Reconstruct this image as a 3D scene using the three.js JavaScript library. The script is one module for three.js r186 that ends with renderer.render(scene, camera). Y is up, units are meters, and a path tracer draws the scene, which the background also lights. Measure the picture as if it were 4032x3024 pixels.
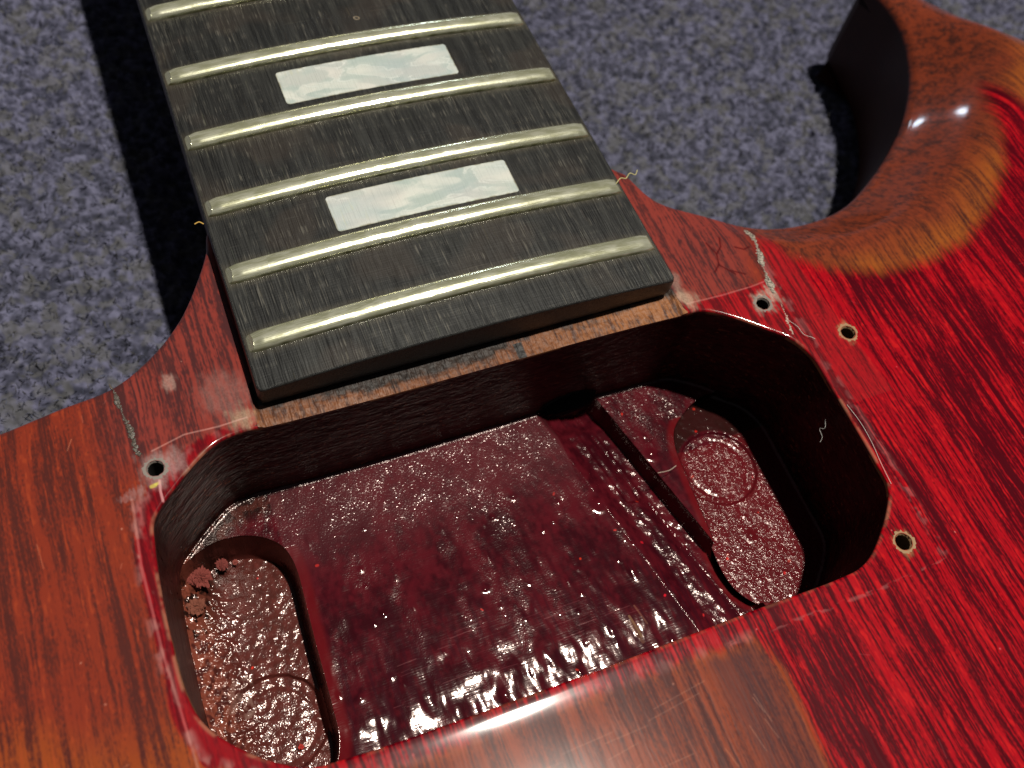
import * as THREE from 'three';
import { mergeGeometries } from 'three/addons/utils/BufferGeometryUtils.js';

// ---------------------------------------------------------------- camera, light, exposure
const MM = 0.001;                                   // everything below is written in millimetres
const scene = new THREE.Scene();
const camera = new THREE.PerspectiveCamera(41.5, 4 / 3, 0.004, 60);
camera.position.set(-36.924 * MM, 111.484 * MM, 67.847 * MM);
camera.up.set(0.263335, 0.497735, -0.826387);
camera.lookAt(-36.924 * MM + 0.300513, 111.484 * MM - 0.856322, 67.847 * MM - 0.420005);
camera.focus = 0.128;
camera.userData.fStop = 28;
scene.add(camera);

scene.background = new THREE.Color().setRGB(0.042, 0.044, 0.052);
const sun = new THREE.DirectionalLight(new THREE.Color().setRGB(1, 0.95, 0.84), 3.9);
sun.position.set(0.202 * 0.6, 0.979 * 0.6, -0.02 * 0.6);
sun.castShadow = true;
sun.shadow.radius = 2.8;
sun.shadow.mapSize.set(4096, 4096);
Object.assign(sun.shadow.camera, { left: -0.3, right: 0.3, top: 0.3, bottom: -0.3, near: 0.01, far: 2 });
scene.add(sun);
// a small cool lamp away behind the neck: the bluish second highlight on the horn
const lamp = new THREE.PointLight(new THREE.Color().setRGB(0.72, 0.85, 1), 0.05);
lamp.position.set(0.298, 0.128, -0.883);
lamp.castShadow = true;
lamp.shadow.radius = 1;
scene.add(lamp);

const renderer = new THREE.WebGLRenderer({ antialias: true });
renderer.toneMapping = THREE.LinearToneMapping;
renderer.toneMappingExposure = 1.12;
renderer.shadowMap.enabled = true;

// ---------------------------------------------------------------- helpers
const clamp = (v, a = 0, b = 1) => Math.min(b, Math.max(a, v));
const lerp = (a, b, t) => a + (b - a) * t;
const sm = (a, b, v) => { const t = clamp((v - a) / (b - a)); return t * t * (3 - 2 * t); };
function rng(seed) { let s = seed >>> 0; return () => { s = (s + 0x6d2b79f5) | 0; let t = Math.imul(s ^ (s >>> 15), 1 | s); t = (t + Math.imul(t ^ (t >>> 7), 61 | t)) ^ t; return ((t ^ (t >>> 14)) >>> 0) / 4294967296; }; }
const PERM = new Float32Array(65536); { const r = rng(77); for (let i = 0; i < 65536; i++) PERM[i] = r(); }
const hash = (i, j) => PERM[(Math.imul(i, 374761393) ^ Math.imul(j, 668265263) ^ (Math.imul(i + j * 7919, 1274126177) >>> 13)) & 65535];
function vn(x, y) {                                  // value noise, 0..1
  const i = Math.floor(x), j = Math.floor(y), fx = x - i, fy = y - j;
  const u = fx * fx * (3 - 2 * fx), v = fy * fy * (3 - 2 * fy);
  const a = hash(i, j), b = hash(i + 1, j), c = hash(i, j + 1), d = hash(i + 1, j + 1);
  return a + (b - a) * u + (c - a) * v + (a - b - c + d) * u * v;
}
function fbm(x, y, o = 4) { let s = 0, a = 0.5, t = 0; for (let k = 0; k < o; k++) { s += a * vn(x, y); t += a; a *= 0.5; const nx = x * 1.62 - y * 1.18 + 17.3; y = x * 1.18 + y * 1.62 + 5.1; x = nx; } return s / t; }
function fbmA(x, y, o = 3) { let s = 0, a = 0.5, t = 0; for (let k = 0; k < o; k++) { s += a * vn(x, y); t += a; a *= 0.5; x = x * 2.07 + 13.7; y = y * 1.9 + 7.1; } return s / t; }
const toS = (c) => (c <= 0.0031308 ? 12.92 * c : 1.055 * Math.pow(c, 1 / 2.4) - 0.055);

// a canvas painted per pixel over a rectangle of plan (mm), then drawn on by `after`
function paint(w, h, x0, z0, W, H, color, after, srgb = true) {
  const cv = document.createElement('canvas'); cv.width = w; cv.height = h;
  const ctx = cv.getContext('2d'), im = ctx.createImageData(w, h), d = im.data;
  for (let j = 0, o = 0; j < h; j++) for (let i = 0; i < w; i++, o += 4) {
    const c = color(x0 + (i + 0.5) / w * W, z0 + (j + 0.5) / h * H);
    for (let k = 0; k < 3; k++) d[o + k] = 255 * clamp(srgb ? toS(clamp(c[k])) : c[k]);
    d[o + 3] = 255;
  }
  ctx.putImageData(im, 0, 0);
  if (after) { ctx.save(); ctx.scale(w / W, h / H); ctx.translate(-x0, -z0); after(ctx); ctx.restore(); }
  const t = new THREE.CanvasTexture(cv);
  if (srgb) t.colorSpace = THREE.SRGBColorSpace;
  t.wrapS = t.wrapT = THREE.RepeatWrapping;
  return t;
}
// a grey height map
function bump(w, h, x0, z0, W, H, f) {
  const d = new Float32Array(w * h * 4);
  for (let j = 0; j < h; j++) for (let i = 0; i < w; i++) {
    const v = f(x0 + (i + 0.5) / w * W, z0 + (j + 0.5) / h * H), o = ((h - 1 - j) * w + i) * 4;
    d[o] = d[o + 1] = d[o + 2] = v; d[o + 3] = 1;
  }
  const t = new THREE.DataTexture(d, w, h, THREE.RGBAFormat, THREE.FloatType);
  t.magFilter = THREE.LinearFilter; t.wrapS = t.wrapT = THREE.RepeatWrapping; t.needsUpdate = true;
  return t;
}
const planUV = (x0, z0, W, H) => (x, z) => [(x - x0) / W, 1 - (z - z0) / H];

// curve through [x, z, (y)] points as a dense polyline
function spline(pts, closed, step = 0.5) {
  const c = new THREE.CatmullRomCurve3(pts.map((p) => new THREE.Vector3(p[0], p[2] ?? 0, p[1])), closed, 'centripetal');
  const n = Math.max(8, Math.round(c.getLength() / step)), out = [];
  for (let i = 0; i < (closed ? n : n + 1); i++) { const v = c.getPoint(i / n); out.push([v.x, v.z, v.y]); }
  return out;
}
// distance to a polyline; { d, y } with the y of the nearest point
function near(poly, closed, x, z) {
  let best = 1e9, y = 0; const n = poly.length;
  for (let i = closed ? 0 : 1; i < n; i++) {
    const a = poly[(i + n - 1) % n], b = poly[i], ex = b[0] - a[0], ez = b[1] - a[1], px = x - a[0], pz = z - a[1];
    const t = clamp((px * ex + pz * ez) / (ex * ex + ez * ez + 1e-12)), dx = px - t * ex, dz = pz - t * ez, d = dx * dx + dz * dz;
    if (d < best) { best = d; y = lerp(a[2] ?? 0, b[2] ?? 0, t); }
  }
  return [Math.sqrt(best), y];
}
function inside(poly, x, z) {
  let c = false;
  for (let i = 0, j = poly.length - 1; i < poly.length; j = i++) {
    const a = poly[i], b = poly[j];
    if ((a[1] > z) !== (b[1] > z) && x < (b[0] - a[0]) * (z - a[1]) / (b[1] - a[1]) + a[0]) c = !c;
  }
  return c;
}
const sd = (poly, x, z) => (inside(poly, x, z) ? -1 : 1) * near(poly, true, x, z)[0];

// f sampled on a grid over a rectangle, looked up smoothly (for materials)
function gridded(f, x0, x1, z0, z1, st) {
  const nx = Math.ceil((x1 - x0) / st) + 1, nz = Math.ceil((z1 - z0) / st) + 1, G = new Float32Array(nx * nz);
  for (let j = 0; j < nz; j++) for (let i = 0; i < nx; i++) G[j * nx + i] = f(x0 + i * st, z0 + j * st);
  return (x, z) => { const u = clamp((x - x0) / st, 0, nx - 1.001), v = clamp((z - z0) / st, 0, nz - 1.001), i = Math.floor(u), j = Math.floor(v), a = u - i, b = v - j, o = j * nx + i; return lerp(lerp(G[o], G[o + 1], a), lerp(G[o + nx], G[o + nx + 1], a), b); };
}
// the part of the plan where d(x, z) < 0 as a sheet at height y(x, z), cut cleanly along d = 0
function sheet(x0, x1, z0, z1, cell, d, y, uv) {
  const nx = Math.ceil((x1 - x0) / cell), nz = Math.ceil((z1 - z0) / cell), D = new Float32Array((nx + 1) * (nz + 1));
  for (let j = 0; j <= nz; j++) for (let i = 0; i <= nx; i++) D[j * (nx + 1) + i] = d(x0 + i * cell, z0 + j * cell);
  const pos = [], uvs = [], idx = [], nor = [], key = new Map();
  const vert = (k, x, z) => {
    let n = key.get(k);
    if (n === undefined) {
      n = pos.length / 3; key.set(k, n);
      const e = cell * 0.5, h = y(x, z), gx = (y(x + e, z) - y(x - e, z)) / (2 * e), gz = (y(x, z + e) - y(x, z - e)) / (2 * e), l = Math.hypot(gx, 1, gz);
      pos.push(x * MM, h * MM, z * MM); nor.push(-gx / l, 1 / l, -gz / l); uvs.push(...uv(x, z));
    }
    return n;
  };
  const corner = [[0, 0], [1, 0], [1, 1], [0, 1]];
  for (let j = 0; j < nz; j++) for (let i = 0; i < nx; i++) {
    const v = corner.map(([a, b]) => D[(j + b) * (nx + 1) + i + a]);
    if (v.every((q) => q > 0)) continue;
    const poly = [];
    for (let k = 0; k < 4; k++) {
      const m = (k + 1) % 4, [a, b] = corner[k], [c, e] = corner[m];
      const A = (j + b) * (nx + 1) + i + a, B = (j + e) * (nx + 1) + i + c;
      if (v[k] <= 0) poly.push(vert(A, x0 + (i + a) * cell, z0 + (j + b) * cell));
      if ((v[k] <= 0) !== (v[m] <= 0)) {
        const lo = Math.min(A, B), hi = Math.max(A, B), t = v[k] / (v[k] - v[m]);
        poly.push(vert(lo + '_' + hi, x0 + (i + a + (c - a) * t) * cell, z0 + (j + b + (e - b) * t) * cell));
      }
    }
    for (let k = 1; k + 1 < poly.length; k++) idx.push(poly[0], poly[k + 1], poly[k]);
  }
  const g = new THREE.BufferGeometry();
  g.setAttribute('position', new THREE.Float32BufferAttribute(pos, 3));
  g.setAttribute('normal', new THREE.Float32BufferAttribute(nor, 3));
  g.setAttribute('uv', new THREE.Float32BufferAttribute(uvs, 2));
  g.setIndex(idx);
  return g;
}
// a strip swept along a polyline; profile(point, i) gives [[offset along the left normal, y], ...]; flip turns its face
function strip(poly, closed, profile, uv, flip, keep) {
  const n = poly.length, rows = [], pos = [], uvs = [], idx = []; let s = 0, m = 0;
  for (let i = 0; i < n + (closed ? 1 : 0); i++) {
    const p = poly[i % n], a = poly[closed ? (i + n - 1) % n : Math.max(0, i - 1)], b = poly[closed ? (i + 1) % n : Math.min(n - 1, i + 1)];
    let tx = b[0] - a[0], tz = b[1] - a[1]; const l = Math.hypot(tx, tz) || 1; tx /= l; tz /= l;
    if (i) s += Math.hypot(p[0] - poly[(i - 1) % n][0], p[1] - poly[(i - 1) % n][1]);
    const pr = profile(p, i, s, tz, -tx); m = pr.length; let run = 0;
    pr.forEach(([o, y], k) => {
      const x = p[0] + tz * o, z = p[1] - tx * o;
      if (k) run += Math.hypot(o - pr[k - 1][0], y - pr[k - 1][1]);
      pos.push(x * MM, y * MM, z * MM); uvs.push(...uv(x, z, s, y, run));
    });
  }
  for (let i = 0; i + 1 < pos.length / 3 / m; i++) for (let k = 0; k + 1 < m; k++) {
    const a = i * m + k, b = a + m;
    if (keep) { const c = [0, 1, 2].map((q) => (pos[a * 3 + q] + pos[b * 3 + 3 + q]) / 2 / MM); if (!keep(...c)) continue; }
    if (flip) idx.push(a, b, a + 1, b, b + 1, a + 1); else idx.push(a, a + 1, b, b, a + 1, b + 1);
  }
  const g = new THREE.BufferGeometry();
  g.setAttribute('position', new THREE.Float32BufferAttribute(pos, 3));
  g.setAttribute('uv', new THREE.Float32BufferAttribute(uvs, 2));
  g.setIndex(idx); g.computeVertexNormals();
  if (closed) {                                      // the seam shares its normals
    const N = g.attributes.normal, last = pos.length / 3 - m;
    for (let k = 0; k < m; k++) { const v = new THREE.Vector3(N.getX(k) + N.getX(last + k), N.getY(k) + N.getY(last + k), N.getZ(k) + N.getZ(last + k)).normalize(); N.setXYZ(k, v.x, v.y, v.z); N.setXYZ(last + k, v.x, v.y, v.z); }
  }
  return g;
}
const arcDown = (r, H, n = 6) => Array.from({ length: n + 1 }, (_, k) => { const a = k / n * Math.PI / 2; return [r - r * Math.sin(a), H - r + r * Math.cos(a)]; });
function part(name, geo, mat, parent, label) {
  const o = new THREE.Mesh(geo, mat); o.name = name; o.castShadow = o.receiveShadow = true; parent.add(o);
  if (label) o.userData.label = label;
  return o;
}
const phys = (o) => new THREE.MeshPhysicalMaterial({ side: THREE.DoubleSide, ...o });

// ---------------------------------------------------------------- plan of the guitar (mm; x across, z along the strings, y = 0 the face of the body)
const innerHorn = spline([[32.5, -15.5, 0], [35, -9.7, -0.3], [41.1, -5.7, -1], [47.8, -3.2, -3], [54.6, -2.9, -5.4], [63.1, -3.8, -7.6], [72, -6.3, -9.4], [81.6, -11.5, -10.6], [89.6, -17, -11.2], [96.1, -22.5, -11.5], [102.1, -29.4, -11.5], [106.1, -35.9, -11.5], [109.2, -42.9, -11.5], [110.9, -50.6, -11.5], [112, -58, -11.5]], false, 0.5);
const outerHorn = spline([[112, -58, -11.5], [113.4, -60.2, -11.5], [115.4, -57, -11.5], [118.9, -48.8, -11.5], [122.4, -43.9, -11.5], [126.9, -38.8, -11.5], [132.1, -32.9, -11], [144, -16, -10], [153, 12, -9], [157, 50, -7], [155, 90, -5]], false, 0.8);
const rest = spline([[155, 90, -5], [160, 140, -4], [172, 190, -4], [160, 250, -4], [110, 290, -4], [0, 305, -4], [-110, 290, -4], [-160, 250, -4], [-172, 190, -4], [-160, 140, -4], [-149, 90, -4], [-148, 40, -5], [-140, 0, -5], [-126, -34, -6], [-112, -58, -6], [-104, -52, -5], [-98, -30, -4], [-88, -12, -3], [-76, -2, -2.2], [-66, 0.8, -1.6]], false, 1.5);
const leftCut = spline([[-66, 0.8, -1.6], [-57.4, 0.1, -1], [-51.1, -0.8, -0.6], [-44.5, -1.7, -0.3], [-39.6, -4.3, 0], [-35, -8.6, 0], [-31.3, -14.2, 0], [-29.2, -18.3, 0], [-28.2, -21.5, 0], [-26, -23, 0]], false, 0.5);
const heel = [[-20, -23.5, 0], [0, -24, 0], [20, -23, 0], [28, -20, 0]];
const bodyLine = [...innerHorn, ...outerHorn.slice(1), ...rest.slice(1), ...leftCut.slice(1), ...heel];
const cavLine = spline([[-44.2, 20], [-43.5, 17], [-40.4, 13.8], [-36.5, 10.8], [-34.6, 9.8], [-31.8, 9.3], [-27.3, 9.5], [-18, 9.7], [0, 9.8], [17, 9.8], [29, 10.1], [32, 10.3], [35.2, 12.1], [39.6, 15.8], [42.3, 18.4], [43.6, 21.5], [43.7, 27], [43.5, 38.5], [43.2, 42], [40.8, 45.3], [36.1, 49.2], [33.6, 50.3], [30, 50.6], [18.2, 50.4], [0, 50.3], [-18, 49.9], [-31, 49.4], [-35.2, 48.8], [-39.8, 45.8], [-43.6, 41.4], [-44.7, 38], [-44.9, 30]], true, 0.35);
const HOLES = [[-42.1, 10.9, 1.05], [41.2, 11.9, 1.05], [50.8, 19.9, 1.1], [40.8, 49.3, 1.15]];
// HOLES[3] lies off the corner of the cavity
const ledge = [[-29.2, 3], [29.4, 3], [29.8, 11], [-29.4, 11]];

const bevel = (d, W) => { const t = clamp(1 - d / W); return t * t * (2.1 - 1.1 * t); };
function faceHeight(x, z) {
  let h = 0;
  if (x > 28 && z < 45) { const [d, y] = near(innerHorn, false, x, z), W = 4 + 0.95 * -y; if (d < W) h = y * bevel(d, W); }
  if (x > 85) { const [d, y] = near(outerHorn, false, x, z); if (d < 21) { const o = y * bevel(d, 21), a = Math.abs(h), b = Math.abs(o); h = -Math.pow(a ** 3 + b ** 3, 1 / 3); } }
  if (x < -38 && z < 20) { const [d, y] = near(leftCut, false, x, z); h += y * bevel(d, 7); }
  if (x > -50 && x < 50 && z > 0 && z < 60) {       // the lacquer rolls over towards the lip of the cavity
    const d = near(cavLine, true, x, z)[0];
    h += (z > 40 ? 0.115 * sm(47, 49.5, z) : 0) * Math.exp(-d * d / 2.4) - 0.05 * sm(1.2, 0, d) ** 2;
  }
  return h;
}
function body1(x, z) {                                // signed distance of the body's face, its holes cut out
  let d = sd(bodyLine, x, z) + 1.1;
  if (x > -48 && x < 48 && z > 6 && z < 54) d = Math.max(d, 0.3 - sd(cavLine, x, z));
  for (const [hx, hz, r] of HOLES) d = Math.max(d, r - Math.hypot(x - hx, z - hz));
  if (Math.abs(x) < 31 && z < 12) d = Math.max(d, -sd(ledge, x, z));
  return d;
}

// ---------------------------------------------------------------- materials
const FX = -75, FZ = -64, FW = 222, FH = 150;
const faceUV = planUV(FX, FZ, FW, FH);
const redZone = [[29, 8.7], [41, 8.9], [44.6, 8.2], [45.6, 3], [47.5, 0.2], [49.4, 5.8], [54.6, 9.6], [61.4, 12.2], [69.8, 12.6], [79, 10.8], [88.2, 5.2], [94.8, -0.8], [100.4, -10.3], [103.6, -16.2], [105.8, -19.6], [106.6, -13], [107.2, -8.5], [113, 9], [126, 36], [150, 60], [150, 90], [18.4, 90], [17.6, 65.5], [18.1, 58], [16.4, 53.2], [4, 52.7], [-14, 52.3], [-31, 52], [-38, 49.6], [-45.3, 44.5], [-46.6, 38], [-46.4, 22], [-45.3, 15.2], [-43, 12.5], [-36, 8.6], [-30, 8]];
const redD = gridded((x, z) => sd(redZone, x, z), FX, FX + FW, FZ, FZ + FH, 0.5), lipD = gridded((x, z) => near(cavLine, true, x, z)[0], -50, 50, 4, 58, 0.25), hornD = gridded((x, z) => near(innerHorn, false, x, z)[0], 40, 150, -64, 90, 0.5);
const grainWarp = (x, z) => x + 1.6 * (fbmA(x * 0.03 + 4, z * 0.02 + 9, 2) - 0.5) + 0.55 * (vn(x * 0.35, z * 0.1) - 0.5) + 0.13 * (vn(x * 1.1, z * 0.4) - 0.5) + 0.1 * (vn(x * 2.2 + 9, z * 0.9) - 0.5);
const mix3 = (a, b, t) => [lerp(a[0], b[0], t), lerp(a[1], b[1], t), lerp(a[2], b[2], t)];
function faceColor(x, z) {
  const g = grainWarp(x, z);
  const bb = fbm(x * 0.1 + 3, z * 0.018 + 1, 3), l1 = vn(g * 0.95 + 3, z * 0.04), l2 = vn(g * 2.3 + 50, z * 0.08 + 3), l3 = vn(g * 4.8, z * 0.17), l4 = vn(g * 8.5 + 4, z * 0.5), n5 = vn(g * 8 + 40, z * 3.2);
  const fleck = vn(g * 4.2 + 9, z * 1.5), speck = vn(g * 9, z * 6), fine = l3, mid = l2;
  let s = clamp(0.455 + 0.32 * (l1 - 0.5) + 0.55 * (l2 - 0.5) + 0.75 * (l3 - 0.5) + 0.55 * (l4 - 0.5) + 0.32 * (n5 - 0.5) + 0.45 * (bb - 0.5));
  const lick = sm(0.62, 0.9, fleck * 0.6 + fine * 0.4 + 0.2 * (mid - 0.5));
  // stain under the former plastic plate
  let red = mix3([0.06, 0.0006, 0.004], [0.33, 0.0025, 0.008], sm(0.18, 0.85, s) ** 1.2);
  red = mix3(red, [0.55, 0.012, 0.012], 0.5 * lick * sm(0.4, 0.65, s));
  // faded stain
  const o = sm(-75, -46, -x + 0) ;
  const warm = fbm(x * 0.05 + 8, z * 0.035 + 2, 3);
  const soft = clamp(0.5 + 0.55 * (l1 - 0.5) + 0.55 * (vn(g * 1.7 + 20, z * 0.1) - 0.5) + 0.5 * (l3 - 0.5) + 0.4 * (l4 - 0.5) + 0.4 * (n5 - 0.5) + 0.6 * (fbm(x * 0.09, z * 0.09, 2) - 0.5));
  let worn = mix3([0.07, 0.017, 0.014], mix3([0.195, 0.027, 0.014], [0.25, 0.05, 0.013], sm(0.35, 0.62, warm + (z - 20) * 0.008)), sm(0.14, 0.82, soft));
  worn = mix3(worn, [0.36, 0.055, 0.018], 0.4 * lick * sm(0.45, 0.7, soft));
  const dr = x < 46 ? 99 : Math.min(hornD(x, z), 40);
  const horn = x > 44 ? sm(24, 17, dr) + (x > 98 && z < 20 ? 1 : 0) : 0;
  if (horn > 0) {                                    // end grain coming through on the carved horn
    const m = 0.6 * fbm(x * 1.1, z * 0.9, 4) + 0.4 * vn(g * 5, z * 2.2), m2 = fbm(x * 0.18 + 3, z * 0.18, 3);
    const stripe = 0.5 * fbmA(g * 2.6, z * 0.12, 3) + 0.3 * vn(g * 6, z * 0.3) + 0.2 * n5;
    const k = lerp(m, stripe, sm(5, 16, dr));
    const hc = mix3([0.055, 0.016, 0.011], mix3([0.19, 0.034, 0.014], [0.27, 0.07, 0.012], sm(9, 18, dr + 6 * (m2 - 0.5))), sm(0.24, 0.66, k));
    worn = mix3(worn, hc, clamp(horn));
  }
  // neck joint: thinned and greyed
  const joint = sm(49, 43, x + 0.5 * (z + 2)) * sm(-50, -42, x) * sm(13, 8, z);
  if (joint > 0) {
    const k = sm(0.25, 0.72, s * 0.7 + 0.3 * fleck);
    worn = mix3(worn, mix3([0.06, 0.018, 0.019], [0.21, 0.034, 0.027], k), 0.85 * joint);
  }
  const edge = redD(x, z) + 0.8 * (vn(g * 2 + 4, z * 0.2) - 0.5), soft2 = x > 44 && z < 30 ? 1.6 : z > 52 ? 0.9 : 0.4;
  let c = mix3(red, worn, sm(-soft2, soft2, edge));
  if (x < -25 && edge < 0 && (z < 16 || x < -36)) c = mix3(c, [0.12, 0.006, 0.009], 0.55);
  if (x > 17 && edge < 0 && z < 30 && x < 49 + 0.1 * z) c = mix3(c, [0.2, 0.02, 0.02], 0.25);
  if (z > 50 && x < 22) {
    c = mix3(c, mix3([0.055, 0.017, 0.016], [0.2, 0.034, 0.018], soft), 0.6 * sm(0, 1.5, edge));                            // worn area in front of the cavity, with dull dark bands
    const b = sm(0.5, 0.66, fbmA(g * 0.16 + 2.2, z * 0.01, 2)) * sm(0, 1.5, edge);
    c = mix3(c, [0.05, 0.022, 0.026], 0.55 * b);
  }
  // grey residue left along the outline of the pickup ring
  const ring = Math.abs(redD(x, z) + 0.2);
  const rs = fbm(x * 0.9 + 11, z * 0.55 + 7, 3);
  if (x < 17 && ring < 1.4) c = mix3(c, [0.36, 0.16, 0.15], 0.6 * (0.45 + 0.55 * s) * sm(1.1, 0.1, ring) * sm(0.42, 0.66, rs) * (x < -40 ? 1 : 0.55));
  if (x > 40 && x < 48) { const q = near(ghostR, false, x, z)[0]; c = mix3(c, [0.26, 0.11, 0.11], 0.5 * (0.3 + 0.7 * s) * sm(1.0, 0.2, q) * sm(0.4, 0.62, fbm(x * 1.1, z * 0.8, 3))); }
  if (x > 12 && x < 46 && z > 49) { const q = near(ghostF, false, x, z)[0]; c = mix3(c, [0.36, 0.11, 0.11], 0.35 * sm(0.4, 0.05, q) * sm(0.5, 0.6, fbm(x * 0.8 + 3, z * 2, 3))); }
  if (x > -48 && x < 48 && z > 7 && z < 54) {
    const q = lipD(x, z);
    if (Math.abs(x) < 29.6 && z < 12) c = mix3([0.1, 0.03, 0.018], [0.4, 0.16, 0.06], vn(x * 3, z));
    else if (q < 0.55) c = mix3(c, [0.34, 0.15, 0.09], 0.6 * sm(0.55, 0.2, q) * sm(0.42, 0.66, fbm(x * 0.5 + 30, z * 0.5, 3)) * (z > 46 ? 0.4 : 1));
  }
  // chalky haze beside the fretboard end, chipped lacquer round the screw holes
  for (const [px, pz, r, k, col] of HAZE) { const q = Math.hypot(x - px, (z - pz) * 0.8) + (1 + 0.4 * r) * (fbm(x * 1.1 + px, z * 0.8, 4) - 0.5) + 0.5 * (l3 - 0.5); if (q < r) c = mix3(c, col, k * sm(r, r * 0.3, q) * (0.75 + 0.5 * (speck - 0.5))); }
  return c;
}
const ghostR = [[44.8, 5], [45, 12], [44.9, 20], [44.9, 26], [45.2, 34], [45.4, 42], [45, 52]];
const ghostF = [[45, 53.2], [36, 53.5], [27, 53.4], [21, 53.2], [12, 52.9]];
const GREY = [0.3, 0.2, 0.19], PALE = [0.52, 0.44, 0.36];
const HAZE = [[-32.3, 4, 4.2, 0.62, [0.26, 0.12, 0.105]], [-31, 7.6, 2, 0.6, [0.42, 0.3, 0.2]], [-38.2, 0.2, 1.3, 0.6, [0.42, 0.26, 0.22]], [-42.3, 11, 2.5, 0.75, GREY], [-40.3, 10.6, 2.2, 0.6, [0.36, 0.23, 0.22]], [-44.2, 13.1, 0.95, 0.8, [0.3, 0.17, 0.16]], [-45.2, 13.35, 0.55, 0.6, [0.3, 0.15, 0.14]], [-46, 13.55, 0.5, 0.55, [0.3, 0.15, 0.14]], [-46.7, 13.75, 0.4, 0.5, [0.3, 0.15, 0.14]],
  [41.2, 11.9, 1.9, 0.7, PALE], [43.3, 11, 1.7, 0.75, [0.5, 0.38, 0.31]], [50.8, 19.9, 1.7, 0.7, [0.4, 0.2, 0.1]], [40.8, 49.3, 1.8, 0.7, [0.5, 0.26, 0.12]], [31, 8, 1.8, 0.7, [0.52, 0.36, 0.26]], [30.4, 4.6, 1.5, 0.5, [0.4, 0.25, 0.2]]];
function faceMarks(ctx) {
  const r = rng(5), line = (pts, w, style) => { ctx.lineWidth = w; ctx.strokeStyle = style; ctx.lineCap = 'round'; ctx.beginPath(); pts.forEach(([x, z], i) => (i ? ctx.lineTo(x, z) : ctx.moveTo(x, z))); ctx.stroke(); };
  // branching cracks in the lacquer by the treble cutaway
  const crack = [[[38.2, 0], [38.8, 2.2], [38.2, 4], [39.8, 6.2]], [[38.8, 2.2], [40, 1.2], [40.6, -0.4]], [[38.2, 4], [37, 5]], [[42, 1.8], [43.2, 2.6], [44.2, 2.4]], [[39.4, 5.4], [41.2, 6.6]]];
  for (const c of crack) { line(c, 0.3, 'rgba(70,8,8,0.35)'); line(c, 0.11, 'rgba(60,2,6,0.7)'); }
  // outline of the mounting ring
  line([[30.5, 8.7], [36, 8.9], [41, 8.8], [44, 8.5]], 0.22, 'rgba(200,150,140,0.4)');
  line([[-42, 8.6], [-38, 7.6], [-34, 7.8], [-30.5, 7.6]], 0.2, 'rgba(205,160,150,0.5)');
  line([[-45.4, 14], [-46.1, 22], [-46.1, 32], [-45.6, 42], [-45.3, 48], [-45, 62]], 0.3, 'rgba(200,140,130,0.4)');
  line([[-43, 13.05], [-42.6, 13]], 0.5, 'rgba(190,180,80,0.75)'); line([[-42.5, 12.9], [-42.1, 12.85]], 0.36, 'rgba(200,190,90,0.7)');
  line([[-42, 12.6], [-42.2, 14], [-42.2, 15.2]], 0.3, 'rgba(200,150,150,0.8)');
  // scratches
  for (let k = 0; k < 90; k++) { const x = -62 + 175 * r(), z = -5 + 80 * r(), a = r() < 0.6 ? 1.45 + 0.3 * r() : 3.1 * r(), l = 0.5 + 2.2 * r() * r(); line([[x, z], [x + l * Math.cos(a), z + l * Math.sin(a)]], 0.05 + 0.06 * r(), `rgba(225,170,150,${0.12 + 0.3 * r()})`); }
  for (let k = 0; k < 70; k++) { const x = -62 + 180 * r(), z = -30 + 105 * r(); ctx.fillStyle = `rgba(230,190,170,${0.25 + 0.4 * r()})`; ctx.beginPath(); ctx.ellipse(x, z, 0.06 + 0.12 * r(), 0.06 + 0.1 * r(), r() * 3, 0, 7); ctx.fill(); }
  line([[-50.2, 4.2], [-50.9, 5.6]], 0.1, 'rgba(230,170,130,0.45)');
  line([[-56, 16], [-55.8, 19]], 0.09, 'rgba(230,150,110,0.4)');
  for (let k = 0; k < 5; k++) { const x = 6 + 9 * r(), z = 58 + 7 * r(); line([[x, z], [x + 0.5, z + 1.5 + 2 * r()]], 0.08, 'rgba(240,190,150,0.35)'); }
  for (let k = 0; k < 16; k++) { const x = -16 + 18 * r(), z = 55 + 10 * r(); line([[x, z], [x + 2 + 5 * r(), z + 1.5 * (r() - 0.5)]], 0.05, 'rgba(240,215,190,0.35)'); }
}
const faceMap = paint(2048, 1384, FX, FZ, FW, FH, faceColor, faceMarks);
const faceBump = bump(1480, 1000, FX, FZ, FW, FH, (x, z) => { const g = grainWarp(x, z); return 0.55 * fbmA(g * 3.6, z * 0.12, 2) + 0.25 * vn(g * 9, z * 0.5) + 0.3 * fbm(x * 0.5, z * 0.5, 2); });
const faceRough = bump(740, 500, FX, FZ, FW, FH, (x, z) => { let r = 0.3 + 0.12 * (fbm(x * 0.35, z * 0.35, 3) - 0.5); if (z < 9 && x < 48 && x > -46) r += 0.14; if (x > 20 && z > 9) r += 0.05; return r; });
for (const t of [faceMap, faceBump, faceRough]) t.wrapS = t.wrapT = THREE.MirroredRepeatWrapping;
const M = {};
M.face = phys({ map: faceMap, bumpMap: faceBump, bumpScale: 0.00002, roughness: 1, roughnessMap: faceRough, specularIntensity: 0.06, clearcoat: 0.45, clearcoatRoughness: 0.085 });
const wallUV = (x, z, s, y) => [s / 24, y / 24];
const wallMap = paint(512, 512, 0, 0, 24, 24, (x, z) => { const n = fbm(x * 0.9, z * 1.8, 4), f = vn(x * 3.1, z * 5); const c = mix3([0.014, 0.002, 0.002], [0.055, 0.007, 0.007], sm(0.35, 0.75, n * 0.8 + f * 0.2)); return mix3(c, [0.22, 0.07, 0.03], 0.8 * sm(0.72, 0.8, fbm(x * 1.6 + 9, z * 3.4, 3))); });
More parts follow.
